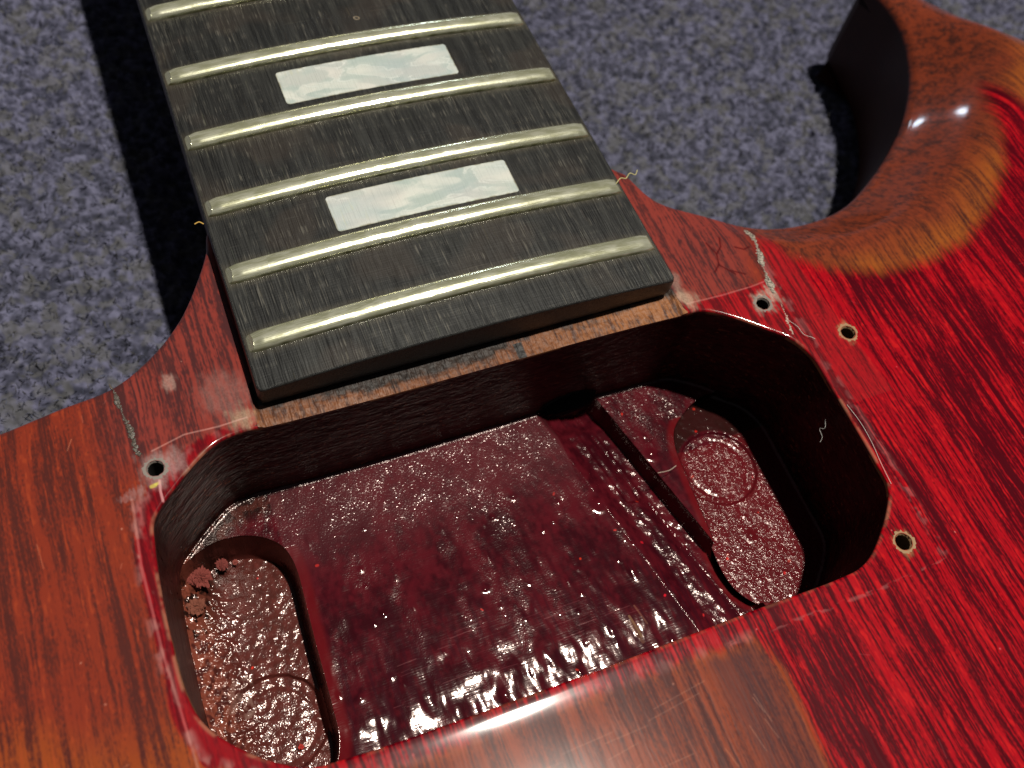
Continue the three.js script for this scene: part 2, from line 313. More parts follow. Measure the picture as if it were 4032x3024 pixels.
const wallBump = bump(512, 512, 0, 0, 24, 24, (x, z) => fbm(x * 1.1, z * 2.4, 5));
M.wall = phys({ map: wallMap, bumpMap: wallBump, bumpScale: 0.00009, roughness: 0.4, specularIntensity: 0.35 });
M.side = phys({ map: paint(256, 256, 0, 0, 24, 24, (x, z) => mix3([0.022, 0.005, 0.003], [0.045, 0.01, 0.005], fbm(x * 0.4, z * 2, 4))), roughness: 0.42, specularIntensity: 0.3 });

// ---------------------------------------------------------------- the guitar
const guitar = new THREE.Group(); guitar.name = 'electric_guitar'; scene.add(guitar);
guitar.userData = { label: 'worn cherry red electric guitar with its pickup removed, lying on the carpet', category: 'guitar' };

// -- body: face, rounded edges and sides
const RB = 1.1, RC = 0.3;
const fy = (p, o) => faceHeight(p[0], p[1]);
const faceGeo = [
  sheet(-72, 146, -61, 84, 0.6, body1, faceHeight, faceUV),
  strip(bodyLine, true, (p, i, s, nx, nz) => { const H0 = faceHeight(p[0], p[1]), HA = faceHeight(p[0] - nx * RB, p[1] - nz * RB); return Array.from({ length: 8 }, (_, k) => { const a = k / 7 * Math.PI / 2, q = Math.sin(a); return [-RB * (1 - q), lerp(HA, H0, q) - RB * (1 - Math.cos(a))]; }); }, faceUV, false),
  strip(cavLine, true, (p) => { const H = faceHeight(p[0], p[1]); return arcDown(RC, Math.abs(p[0]) < 29.6 && p[1] < 12 ? H - 0.45 : H, 4); }, faceUV, true),
];
const body = part('body', mergeGeometries(faceGeo), M.face, guitar);
part('body_side', strip(bodyLine, true, (p) => { const H = faceHeight(p[0], p[1]) - RB; return [[0, H], [0, H - 3], [0, -17], [0, -34], [-0.3, -34.8], [-1.2, -35.4], [-7, -35.9]]; }, wallUV, false), M.side, body);
const farUV = faceUV;
const outerFace = sheet(-176, 176, -64, 308, 4, (x, z) => Math.max(sd(bodyLine, x, z) + RB, Math.min(x + 72, 146 - x, z + 61, 84 - z)), faceHeight, farUV);
part('body_face', outerFace, M.face, body);
part('body_back', sheet(-176, 176, -64, 308, 4, (x, z) => sd(bodyLine, x, z) + 7, () => -35.6, farUV), M.side, body);

// -- cavity
const pocketL = spline([[-47, 20.5], [-44.4, 17.6], [-41.6, 15.4], [-38.7, 14.3], [-36.6, 14.2], [-34.2, 14.6], [-31.8, 15.8], [-30.1, 17.6], [-29.4, 19.6], [-29.2, 22], [-29.4, 25.9], [-29.7, 31], [-29.9, 36], [-30.1, 40.1], [-30.4, 43.6], [-31.7, 46.6], [-34.6, 49.4], [-37, 52], [-48, 52], [-49, 36]], true, 0.4);
const pocketR = spline([[47, 14], [42.5, 14.4], [39, 14.9], [35.5, 15.1], [31.8, 16.8], [29.2, 18.9], [28, 21.8], [27.6, 25.6], [27.2, 30.1], [26.9, 34.5], [26.5, 38.1], [26.4, 41], [27, 44], [29.2, 46.9], [32.5, 48], [36, 48.1], [44, 48], [48, 40]], true, 0.4);
const YF = -18.8, YR = -20.2, YL = -25.3;
const grL = (z) => 10.4 + (z - 10.7) * 0.223, grR = (z) => 20.3 + (z - 11) * 0.245;
const dGroove = (x, z) => Math.max(grL(z) - x, x - grR(z)) / 1.03;
const pocLD = gridded((x, z) => sd(pocketL, x, z), -49, -20, 4, 56, 0.2), pocRD = gridded((x, z) => sd(pocketR, x, z), 18, 49, 4, 56, 0.2), pL = (x, z) => (x > -22 ? 9 : pocLD(x, z)), pR = (x, z) => (x < 20 ? 9 : pocRD(x, z));
const drops = []; { const r = rng(21); for (let k = 0; k < 110; k++) { const long = r() < 0.45; drops.push([-44 + 88 * r(), 12 + 39 * Math.pow(r(), 0.7), 0.25 + 0.55 * r() * r(), long ? 1.2 + 2.2 * r() : 1, (0.06 + 0.2 * r()) * (long ? 0.6 : 1)]); } drops.push([13.2, 26, 1.1, 1, 0.7], [24, 21.4, 0.8, 1, 0.7], [2, 21, 0.5, 1, 0.4], [-2, 23, 0.4, 1, 0.35], [18.6, 33.8, 0.5, 2.4, 0.35], [13.4, 36.4, 0.55, 2.6, 0.35]); }
const dropGrid = new Map();
drops.forEach((p) => { for (let i = Math.floor((p[0] - 2) / 3); i <= Math.floor((p[0] + 2) / 3); i++) for (let j = Math.floor((p[1] - 4) / 3); j <= Math.floor((p[1] + 4) / 3); j++) { const k = i * 1000 + j; if (!dropGrid.has(k)) dropGrid.set(k, []); dropGrid.get(k).push(p); } });
function paintLumps(x, z) {
  let h = (0.14 + 0.16 * sm(36, 46, z) * sm(26, 8, x)) * (fbm(x * 0.38 + 7, z * 0.24, 2) - 0.5) + 0.07 * (fbm(x * 1.1, z * 0.5 + 3, 2) - 0.5);
  for (const [px, pz, r, e, a] of dropGrid.get(Math.floor(x / 3) * 1000 + Math.floor(z / 3)) ?? []) { const q = ((x - px) ** 2 + ((z - pz) / e) ** 2) / (r * r); if (q < 4) h += 0.6 * a * Math.exp(-q * 1.6); }
  return h;
}
const fillet = (x, z, r) => { const d = lipD(x, z); return d < r ? (r - Math.sqrt(Math.max(0, r * r - (r - d) ** 2))) : 0; };
const floorY = (x, z) => YF - 0.07 * Math.max(0, z - 42) * sm(42, 45, z) * (0.25 + 0.75 * Math.exp(-(((x + 9) / 14) ** 2))) + paintLumps(x, z) + fillet(x, z, 0.5);
function grooveY(x, z) {
  const t = clamp((x - grL(z)) / (grR(z) - grL(z))), c = 2 * t - 1;
  let dep = Math.min(1.5 * sm(0, 0.3, t) + 3 * sm(0.5, 0.95, t), 4.4 * Math.pow(clamp((1 - t) / 0.07), 0.5));
  dep = Math.min(dep, 3.5);
  dep *= 1 - 0.25 * sm(30, 50, z); dep += 2 * sm(14.5, 11.5, z) * (1 - c * c);
  const u = t - 0.55 + 0.004 * (z - 20);
  dep += 0.55 * sm(0.16, 0.1, Math.abs(u)) * sm(27.2, 26.6, z + 25 * u * u);     // a drill's blind end
  dep += 0.3 * sm(0.05, 0.02, Math.abs(t - 0.72)) * sm(25, 28, z);
  return YF - dep + 0.6 * paintLumps(x * 1.3 + 3, z * 1.3) + 0.12 * (vn(x * 1.5, z * 1.2) - 0.5);
}
const bits = (x, z, cx, cz, r, dp = 0.7) => { const q = Math.hypot(x - cx, z - cz) + 0.35 * (fbm(x * 0.7, z * 0.7, 2) - 0.5); return -dp * sm(r, r - 0.3, q) - 0.07 * Math.exp(-(((q - r * 0.76) / 0.3) ** 2)); };
const pocketLY = (x, z) => YL + bits(x, z, -36.8, 38.1, 6.4) + 0.9 * paintLumps(x + 30, z - 16) + 0.12 * (fbm(x * 1.3, z * 1.3, 2) - 0.5) + fillet(x, z, 0.6) + 0.5 * sm(-38, -41, x + 3 * (fbm(x * 0.5, z * 0.5, 2) - 0.5)) * fbm(x * 2.2, z * 2.2, 3) + 3.2 * sm(-39.5, -44.5, x) * sm(28, 13, z) * (0.7 + 0.6 * vn(x, z));
const pocketRY = (x, z) => YR + bits(x, z, 33.6, 26.1, 6, 0.45)  + 0.8 * paintLumps(x - 9, z - 16) + 0.08 * (fbm(x * 1.4 + 5, z * 1.4, 2) - 0.5) + fillet(x, z, 0.5);
const CX = -48, CZ = 6, CW = 96, CH = 48, cavUV = planUV(CX, CZ, CW, CH);
const cavMap = paint(1536, 768, CX, CZ, CW, CH, (x, z) => {
  const g = grainWarp(x, z), n = fbm(x * 0.3, z * 0.16, 4), f = fbm(x * 1.6 + 3, z * 1.2, 3), st = fbmA(g * 2.2, z * 0.16, 2);
  let c = mix3([0.026, 0.002, 0.0045], [0.07, 0.0048, 0.009], sm(0.3, 0.7, n * 0.6 + f * 0.4));
  c = mix3(c, [0.03, 0.004, 0.008], 0.6 * sm(0.52, 0.68, st) * sm(28, 40, z));
  const pl = pL(x, z), pr = pR(x, z), wd = lipD(x, z);
  if (pl < 0) c = mix3(c, mix3([0.045, 0.011, 0.008], [0.11, 0.026, 0.02], f), 0.85);
  else if (pl < 1.8 && z > 18) c = mix3(c, [0.1, 0.004, 0.006], 0.8 * sm(1.8, 0.9, pl + 0.5 * (f - 0.5)));
  if (pr > 0 && pr < 1.4 && z > 17) c = mix3(c, [0.11, 0.004, 0.006], 0.75 * sm(1.4, 0.6, pr));
  const q2 = Math.hypot(x - 33.6, z - 26.1); if (pr < 0 && z < 26 && q2 > 6) c = mix3(c, [0.018, 0.006, 0.005], 0.85 * sm(6, 6.5, q2) * sm(25, 21, z));  // shade in the upper crescent of this pocket, painted into the colour
  if (x < -24 && z < 24) c = mix3(c, mix3([0.009, 0.004, 0.003], [0.05, 0.014, 0.01], sm(0.45, 0.7, f)), 0.9 * sm(4.6, 2.2, wd + 2 * (n - 0.5)) * sm(-24, -32, x));  // shadow beside the upper left wall painted as rough dark brown
  if (Math.hypot((x + 40.6) / 2.6, (z - 33) / 3.2) + 0.9 * (fbm(x * 0.9, z * 0.9, 3) - 0.5) < 0.8) c = mix3(c, [0.2, 0.12, 0.1], 0.6 * sm(0.35, 0.6, f));
  if (x < -39) c = mix3(c, [0.2, 0.05, 0.03], 0.75 * sm(-39.5, -43.2, x + 3 * (f - 0.5)) * sm(0.36, 0.56, f));          // bare dusty wood by the wall
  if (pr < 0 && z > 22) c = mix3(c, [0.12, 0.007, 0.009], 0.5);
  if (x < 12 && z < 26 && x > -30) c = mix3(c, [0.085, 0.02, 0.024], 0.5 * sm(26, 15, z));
  return c;
}, (ctx) => {
  const r = rng(9);
  for (let k = 0; k < 26; k++) { ctx.fillStyle = `rgba(${150 + 60 * r()},${20 + 30 * r()},${22 + 20 * r()},0.9)`; ctx.beginPath(); ctx.ellipse(-44 + 88 * r(), 12 + 37 * r(), 0.1 + 0.2 * r(), 0.1 + 0.16 * r(), 3 * r(), 0, 7); ctx.fill(); }
  ctx.lineCap = 'round';
  for (let k = 0; k < 26; k++) { const x = -26 + 36 * r(), z = 36 + 8 * r(); ctx.lineWidth = 0.04 + 0.06 * r(); ctx.strokeStyle = `rgba(200,160,150,${0.1 + 0.22 * r()})`; ctx.beginPath(); ctx.moveTo(x, z); ctx.lineTo(x + 0.8 + 4 * r(), z - 0.15 + 0.3 * r()); ctx.stroke(); }
  for (let k = 0; k < 4; k++) { const x = 6 + 10 * r(), z = 41 + 7 * r(); ctx.lineWidth = 0.22 + 0.3 * r(); ctx.strokeStyle = `rgba(150,130,90,${0.3 + 0.35 * r()})`; ctx.beginPath(); ctx.moveTo(x, z); ctx.quadraticCurveTo(x + 0.2, z + 1, x + 0.2 + 0.5 * r(), z + 1.5 + 1.6 * r()); ctx.stroke(); }  // yellowish drip glints painted as short strokes
});
const cavK = (x, z) => (pL(x, z) < 0 ? 0.52 : pR(x, z) < 0 ? (z < 26 && Math.hypot(x - 33.6, z - 26.1) > 6 ? 0.15 : 0.5) : dGroove(x, z) < 0 ? 0.5 : 0.05 + 0.6 * sm(29, 12, z + 6 * (fbm(x * 0.2, z * 0.2, 2) - 0.5)) + 0.22 * sm(0.45, 0.68, fbmA(x * 0.5, z * 0.09, 3)) * sm(48, 34, z) * sm(18, 26, z));
const cavBump = bump(2048, 1024, CX, CZ, CW, CH, (x, z) => { const L = pL(x, z), Rr = pR(x, z); let k = cavK(x, z); if (L > 0 && z > 18) k *= sm(0.7, 2, L); if (Rr > 0 && z > 17) k *= sm(0.5, 1.4, Rr); const grit = vn(x * 6.2 + 3, z * 6.2) * 0.5 + vn(x * 10.5 + 8, z * 10.5) * 0.5, wave = fbmA(x * 1.2 + 8, z * 0.35, 2); return clamp((Rr < 0 ? 1.1 * sm(0.55, 0.85, grit) : grit) * 0.6 * k + 0.12 * wave + 0.07 * (1 - k) * fbmA(x * 0.7, z * 6, 2)); });
const cavRough = bump(768, 384, CX, CZ, CW, CH, (x, z) => 0.085 + 0.15 * cavK(x, z));
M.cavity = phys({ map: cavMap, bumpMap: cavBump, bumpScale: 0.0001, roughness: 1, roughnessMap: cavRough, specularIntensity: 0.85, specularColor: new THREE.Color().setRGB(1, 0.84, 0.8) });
const dCav = (x, z) => sd(cavLine, x, z);
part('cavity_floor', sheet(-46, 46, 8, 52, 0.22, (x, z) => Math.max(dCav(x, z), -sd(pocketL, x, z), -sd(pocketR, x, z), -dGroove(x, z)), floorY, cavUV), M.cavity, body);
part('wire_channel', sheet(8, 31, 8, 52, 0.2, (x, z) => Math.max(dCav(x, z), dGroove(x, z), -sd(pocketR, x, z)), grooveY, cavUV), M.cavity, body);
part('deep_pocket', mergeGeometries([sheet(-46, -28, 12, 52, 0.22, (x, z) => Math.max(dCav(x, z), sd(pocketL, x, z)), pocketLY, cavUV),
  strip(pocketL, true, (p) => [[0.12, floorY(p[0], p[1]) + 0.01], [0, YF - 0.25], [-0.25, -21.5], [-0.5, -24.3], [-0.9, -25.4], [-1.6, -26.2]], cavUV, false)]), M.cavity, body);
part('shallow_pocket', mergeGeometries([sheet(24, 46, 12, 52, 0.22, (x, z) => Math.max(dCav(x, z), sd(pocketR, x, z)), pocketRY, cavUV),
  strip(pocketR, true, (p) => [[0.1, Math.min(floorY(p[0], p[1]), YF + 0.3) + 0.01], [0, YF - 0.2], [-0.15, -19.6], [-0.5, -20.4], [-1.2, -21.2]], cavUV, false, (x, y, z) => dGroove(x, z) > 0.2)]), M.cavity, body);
part('cavity_rim', strip(cavLine, true, (p) => { const H = faceHeight(p[0], p[1]); return [[0, H - RC], [-0.05, H - 0.5], [0.04, H - 0.9], [0.06, H - 1.05]]; }, (x, z, s, y) => [s / 60, y / 2], true),
  phys({ map: paint(1024, 32, 0, 0, 60, 2, (x, z) => mix3([0.06, 0.008, 0.006], mix3([0.3, 0.09, 0.025], [0.42, 0.22, 0.09], vn(x * 3, z * 4)), sm(0.5, 0.68, 0.6 * vn(x * 0.14 + 2, 5) + 0.4 * vn(x * 1.2, z * 1.5)))), roughness: 0.55 }), body, 'thin bare orange wood edge round the cavity');
const rows = Array.from({ length: 68 }, (_, k) => -0.85 - k * 0.39);
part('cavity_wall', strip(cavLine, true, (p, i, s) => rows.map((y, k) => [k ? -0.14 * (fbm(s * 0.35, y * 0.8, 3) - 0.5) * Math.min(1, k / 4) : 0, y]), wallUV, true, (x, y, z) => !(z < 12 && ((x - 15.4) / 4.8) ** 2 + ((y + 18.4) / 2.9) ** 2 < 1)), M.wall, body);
M.dusk = phys({ color: new THREE.Color().setRGB(0.09, 0.05, 0.02), roughness: 0.8 });
M.black = phys({ color: new THREE.Color().setRGB(0.006, 0.005, 0.005), roughness: 0.7 });  // near-black, so the inner darkness of bore and holes comes from colour
{ const g = new THREE.CylinderGeometry(1, 1, 34, 32, 1, true); g.rotateX(Math.PI / 2); g.scale(5 * MM, 3.2 * MM, MM); g.translate(15.4 * MM, -18.4 * MM, -7 * MM); part('wire_bore', g, M.black, body); }
// -- bare ledge between fretboard and cavity
const ledgeMap = paint(1024, 192, -31, 2, 62, 9.6, (x, z) => {
  const n = fbmA(x * 3.4, z * 0.5, 3), b = fbm(x * 0.5 + 3, z * 0.9, 4), f = vn(x * 7, z * 2.4);
  let c = mix3([0.065, 0.022, 0.011], mix3([0.17, 0.058, 0.02], [0.27, 0.1, 0.032], sm(0, 28, x)), sm(0.28, 0.6, n * 0.6 + b * 0.25 + 0.15 * f));
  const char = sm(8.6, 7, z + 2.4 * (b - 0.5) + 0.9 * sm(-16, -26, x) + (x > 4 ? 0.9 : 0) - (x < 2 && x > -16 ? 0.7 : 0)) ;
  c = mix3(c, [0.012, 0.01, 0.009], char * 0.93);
  if (x > 4.6 && x < 6 && z > 7.4) c = mix3(c, [0.02, 0.018, 0.018], sm(0.7, 0.5, Math.abs(x - 5.3)));
  if (x < -12 && z > 8.4) c = mix3(c, [0.28, 0.15, 0.1], 0.4 * sm(0.45, 0.7, f));
  return c;
});
const ledgeUV = planUV(-31, 2, 62, 9.6);
const ledgeY = (x, z) => lerp(-0.34 - 0.22 * fbm(x * 0.9, z * 1.4, 3), -0.04, sm(28.7, 29.5, Math.abs(x)));
part('bare_wood_ledge', sheet(-30.4, 31, 2.6, 11.2, 0.22, (x, z) => Math.max(sd(ledge, x, z) - 0.3, 0.02 - dCav(x, z)), ledgeY, ledgeUV),
  phys({ map: ledgeMap, bumpMap: bump(1024, 192, -31, 2, 62, 9.6, (x, z) => fbmA(x * 3.4, z * 0.6, 3) * 0.6 + 0.4 * fbm(x * 2, z * 2, 3)), bumpScale: 0.0004, roughness: 0.62 }), body, 'bare unfinished wood ledge with black charred patches');
// -- screw holes
const rimMat = [phys({ color: new THREE.Color().setRGB(0.2, 0.17, 0.15), roughness: 0.8 }), phys({ color: new THREE.Color().setRGB(0.3, 0.18, 0.09), roughness: 0.75 })];
HOLES.forEach(([hx, hz, r], k) => {
  const rr = rng(40 + k), ring = Array.from({ length: 40 }, (_, i) => { const a = -i / 40 * 2 * Math.PI; return [hx + r * Math.cos(a), hz + r * Math.sin(a)]; });
  const jag = Array.from({ length: 41 }, () => rr()); jag[40] = jag[0];
  const h = faceHeight(hx, hz);
  const hole = part('screw_hole', strip(ring, true, (p, i) => [[-0.2 - 0.4 * jag[i], h - 0.02], [-0.1, h + 0.05 + 0.05 * jag[i]], [0.02, h - 0.05], [0.1 + 0.08 * jag[i], h - 0.4]].map(([o, y]) => [o, y]), (x, z, s, y) => [s / 5, y / 5], true), rimMat[k < 2 ? 0 : 1], body);
  part('hole_lining', strip(ring, true, () => [[0.16, h - 0.35], [0.16, h - 1.5], [0.25, h - 5]], (x, z, s, y) => [s / 5, y / 5], true), k < 2 ? M.black : M.dusk, body);
  const plug = new THREE.CircleGeometry((r + 0.05) * MM, 24); plug.rotateX(-Math.PI / 2); plug.translate(hx * MM, (k < 2 ? -4.5 : -4) * MM, hz * MM);
  part('hole_bottom', plug, k < 2 ? M.black : M.dusk, body);
});
// -- glue seams: crumbly filler lines where the neck block meets the wings
function seam(pts, w0, w1, lift, seed) {
  const line = spline(pts, false, 0.16), r = rng(seed), geos = [];
  for (let i = 0; i < line.length; i++) {
    const t = i / line.length, n = 1 + (r() < 0.5 ? 1 : 0);
    for (let q = 0; q < n; q++) {
      const s = lerp(w0, w1, t) * (0.25 + 0.75 * r()) * (fbm(i * 0.11 + seed, 3, 2) * 1.3 + 0.15), g = new THREE.IcosahedronGeometry(s, 1), P = g.attributes.position;
      const x = line[i][0] + (r() - 0.5) * s * 1.6 + 0.5 * (vn(i * 0.09 + seed, 7) - 0.5), z = line[i][1] + (r() - 0.5) * 0.2;
      for (let v = 0; v < P.count; v++) { const k = 0.7 + 0.6 * hash(Math.round(P.getX(v) * 900) + i, Math.round((P.getY(v) + P.getZ(v) * 3) * 900)); P.setXYZ(v, P.getX(v) * k, P.getY(v) * k * 0.4, P.getZ(v) * k); }
      g.scale(MM, MM, MM); g.translate(x * MM, (faceHeight(x, z) + lift * s) * MM, z * MM); g.computeVertexNormals(); geos.push(g);
    }
  }
  return mergeGeometries(geos);
}
const fillMap = (a, b) => paint(128, 128, 0, 0, 1, 1, (x, z) => mix3(a, b, sm(0.3, 0.7, fbm(x * 9, z * 9, 3))));
part('glue_seam', seam([[46.4, -1.4], [45.6, 2], [44.7, 4.9], [44.2, 8], [43.9, 10.6]], 0.52, 0.36, 0.1, 3), phys({ map: fillMap([0.05, 0.042, 0.034], [0.42, 0.36, 0.29]), roughness: 0.7 }), body, 'pale crumbling glue line on the treble side');
part('glue_seam', seam([[43.8, 12.8], [43.4, 15.2], [43, 17.6]], 0.2, 0.16, 0.1, 8), phys({ map: fillMap([0.3, 0.16, 0.12], [0.55, 0.45, 0.38]), roughness: 0.7 }), body);
part('glue_seam', seam([[-44.7, -1.9], [-44.4, 0.4], [-44, 3], [-43.6, 5.6], [-43.4, 8.6]], 0.34, 0.32, 0.05, 5), phys({ map: fillMap([0.018, 0.013, 0.011], [0.11, 0.085, 0.065]), roughness: 0.5 }), body, 'dark open glue line on the bass side');

// -- neck under the fretboard
const nut = (z) => (43 + (52.4 - 43) / 314.3 * (452.24 + z)) / 2;     // half width of the board at the frets
const half = (z) => nut(z) + 0.35;
{
  const shape = [], N = 28;
  for (let i = 0; i <= N; i++) { const a = Math.PI * i / N; shape.push([Math.cos(a), Math.sin(a)]); }
  const pos = [], uvs = [], idx = [];
  const zs = [-170, -120, -80, -50, -34, -26, -20, 0];
  zs.forEach((z, j) => shape.forEach(([c, s], i) => { const w = half(z) - 0.15, dep = lerp(16, 24, sm(-60, -22, z)); pos.push(Math.sign(c) * Math.abs(c) ** 0.7 * w * MM, (-0.2 - s ** 0.75 * dep) * MM, z * MM); uvs.push(i / N * 2, z / 40); if (j && i) { const a = (j - 1) * (N + 1) + i - 1, b = a + N + 1; idx.push(a, a + 1, b, b, a + 1, b + 1); } }));
  const g = new THREE.BufferGeometry(); g.setAttribute('position', new THREE.Float32BufferAttribute(pos, 3)); g.setAttribute('uv', new THREE.Float32BufferAttribute(uvs, 2)); g.setIndex(idx); g.computeVertexNormals();
  part('neck', g, M.side, guitar);
}
// -- fretboard
const BX = -30, BZ = -110, BW = 60, BH = 118, boardUV = planUV(BX, BZ, BW, BH), RAD = 305, YB = 5;
const crown = (x) => YB - x * x / 2 / RAD;
const S = 628.65, fretZ = (n) => S * (1 - 2 ** (-n / 12)) - S * (1 - 2 ** (-22 / 12));
const boardMap = paint(1024, 2014, BX, BZ, BW, BH, (x, z) => {
  const st = fbmA(x * 1.7, z * 0.1, 3), fi = vn(x * 8.5, z * 0.3), ha = vn(x * 14 + 3, z * 0.55), cr = vn(x * 0.5, z * 11), b = fbm(x * 0.11 + 2, z * 0.13, 3);
  let c = mix3([0.004, 0.004, 0.004], [0.025, 0.025, 0.023], sm(0.3, 0.8, st * 0.5 + fi * 0.3 + ha * 0.2));
  c = mix3(c, [0.034, 0.025, 0.019], 0.45 * sm(0.52, 0.7, b));
  c = mix3(c, [0.12, 0.11, 0.09], 0.55 * sm(0.74, 0.9, ha) * sm(0.35, 0.6, fbm(x * 0.3, z * 0.4, 2)));
  c = mix3(c, [0.12, 0.115, 0.1], 0.1 * sm(0.8, 0.92, cr) * sm(0.45, 0.6, fbm(x * 0.35 + 9, z * 0.3, 2)));
  let q = 9; for (let n = 15; n <= 22; n++) q = Math.min(q, Math.abs(z - fretZ(n)));
  c = mix3(c, [0.06, 0.05, 0.033], 0.5 * sm(2.6, 1.2, q) * (0.4 + 0.9 * vn(x * 1.2, z * 2)));       // grime along the frets
  return c;
}, (ctx) => {
  const r = rng(14);
  for (let k = 0; k < 900; k++) { const x = -28 + 56 * r(), z = -75 + 81 * r(); ctx.lineWidth = 0.03 + 0.05 * r(); ctx.strokeStyle = `rgba(${150 + 60 * r()},${145 + 50 * r()},${110 + 50 * r()},${0.05 + 0.24 * r() * r()})`; ctx.beginPath(); ctx.moveTo(x, z); if (r() < 0.9) ctx.lineTo(x + 0.1 * (r() - 0.5), z + 0.5 + 2.5 * r()); else ctx.lineTo(x + 1 + 3 * r(), z + 0.1 * (r() - 0.5)); ctx.stroke(); }
  ctx.strokeStyle = 'rgba(190,170,140,0.7)'; ctx.lineWidth = 0.14; ctx.beginPath(); ctx.ellipse(2, -50.6, 0.42, 0.3, 0.4, 0, 7); ctx.stroke();
});
const boardBump = bump(1024, 2014, BX, BZ, BW, BH, (x, z) => 0.5 * vn(x * 9, z * 0.32) + 0.3 * vn(x * 15, z * 0.7) + 0.4 * fbmA(x * 2, z * 0.1, 2) + 0.06 * vn(x * 0.7, z * 10));
M.board = phys({ map: boardMap, bumpMap: boardBump, bumpScale: 0.00008, roughness: 0.39, specularIntensity: 1 });
const ZE = 6.75;
M.edgeMap = paint(512, 512, 0, 0, 10, 10, (x, z) => mix3([0.008, 0.008, 0.009], [0.03, 0.03, 0.028], fbm(x * 1.2, z * 4, 3)));
const fretboard = (() => {
  const top = sheet(-30, 30, -170, ZE + 0.6, 0.6, (x, z) => Math.max(Math.abs(x) - half(z) + 0.25, z - ZE + 0.25), crown, boardUV);
  const outline = []; for (let z = -170; z < ZE; z += 2) outline.push([-half(z), z]); outline.push([-half(ZE) + 0.35, ZE - 0.12], [-half(ZE) + 0.9, ZE]); for (let x = -26; x <= 26; x += 2) outline.push([x, ZE]); outline.push([half(ZE) - 0.9, ZE], [half(ZE) - 0.35, ZE - 0.12]); for (let z = ZE - 0.75; z > -170; z -= 2) outline.push([half(z), z]);
  const side = strip(outline, false, (p, i) => { const H = crown(p[0]), w = 0.1 * vn(p[0] * 0.7 + p[1] * 0.3, 4); return [[0.28, H + 0.004], [0.13, H - 0.04], [0.04, H - 0.12 - w * 0.4], [0, H - 0.25 - w], [0, 1.6], [0.15, 0.45], [0.7, 0.25], [1.6, -0.3]]; }, (x, z, s, y, run) => [s / 10, run / 10], false);
  const o = part('fretboard', top, M.board, guitar);
  part('board_edge', side, phys({ map: M.edgeMap, roughness: 0.34, specularIntensity: 0.7, bumpMap: boardBump, bumpScale: 0.00008 }), o);
  return o;
})();
// -- frets
M.fret = phys({ map: paint(1024, 64, 0, 0, 60, 4, (x, z) => { const n = fbm(x * 0.5, z * 2, 3), f = vn(x * 1.2, z * 26); const c = mix3([0.58, 0.575, 0.37], [0.9, 0.89, 0.68], sm(0.3, 0.7, n * 0.6 + f * 0.4)); return mix3(c, [0.2, 0.2, 0.09], 0.7 * sm(1.35, 1.8, Math.abs(z - 2)) * (0.5 + vn(x, 3))); }), bumpMap: bump(1024, 128, 0, 0, 60, 4, (x, z) => 0.7 * vn(x * 0.5, z * 20) + 0.3 * vn(x * 3, z * 7)), bumpScale: 0.000012, metalness: 0.74, roughness: 0.2 });
function fretGeo(n) {
  const z0 = fretZ(n), w = nut(z0) - 0.12, pos = [], uvs = [], idx = [], K = 12, L = 90, r = rng(n);
  for (let i = 0; i <= L; i++) {
    let u = -1 + 2 * i / L; u = Math.sign(u) * (1 - (1 - Math.abs(u)) ** 1.6);
    for (let k = 0; k <= K; k++) {
      const a = Math.PI * k / K, hx = 1.4 * Math.cos(a) * -1, hy = 1.02 * Math.sin(a) ** 0.7;
      const wl = w - 0.72 * hy - 0.12 * Math.abs(hx) * 0.3, x = u * wl;
      const roll = sm(0.0, 1.2, wl - Math.abs(x));
      pos.push(x * MM, (crown(x) - 0.04 + hy * (0.82 + 0.18 * roll)) * MM, (z0 + hx * (0.86 + 0.14 * roll)) * MM);
      uvs.push((x + 30) / 60 + n * 0.137, k / K);
      if (i && k) { const A = (i - 1) * (K + 1) + k - 1, B = A + K + 1; idx.push(A, A + 1, B, B, A + 1, B + 1); }
    }
  }
  for (const e of [0, L]) { const c = pos.length / 3, o = e * (K + 1); pos.push(pos[o * 3], (crown(w)) * MM, z0 * MM); uvs.push(0.5, 0.5); for (let k = 0; k < K; k++) idx.push(c, o + k, o + k + 1); }
  const g = new THREE.BufferGeometry(); g.setAttribute('position', new THREE.Float32BufferAttribute(pos, 3)); g.setAttribute('uv', new THREE.Float32BufferAttribute(uvs, 2)); g.setIndex(idx); g.computeVertexNormals();
  return g;
}
for (let n = 22; n >= 15; n--) part('fret', fretGeo(n), M.fret, fretboard);
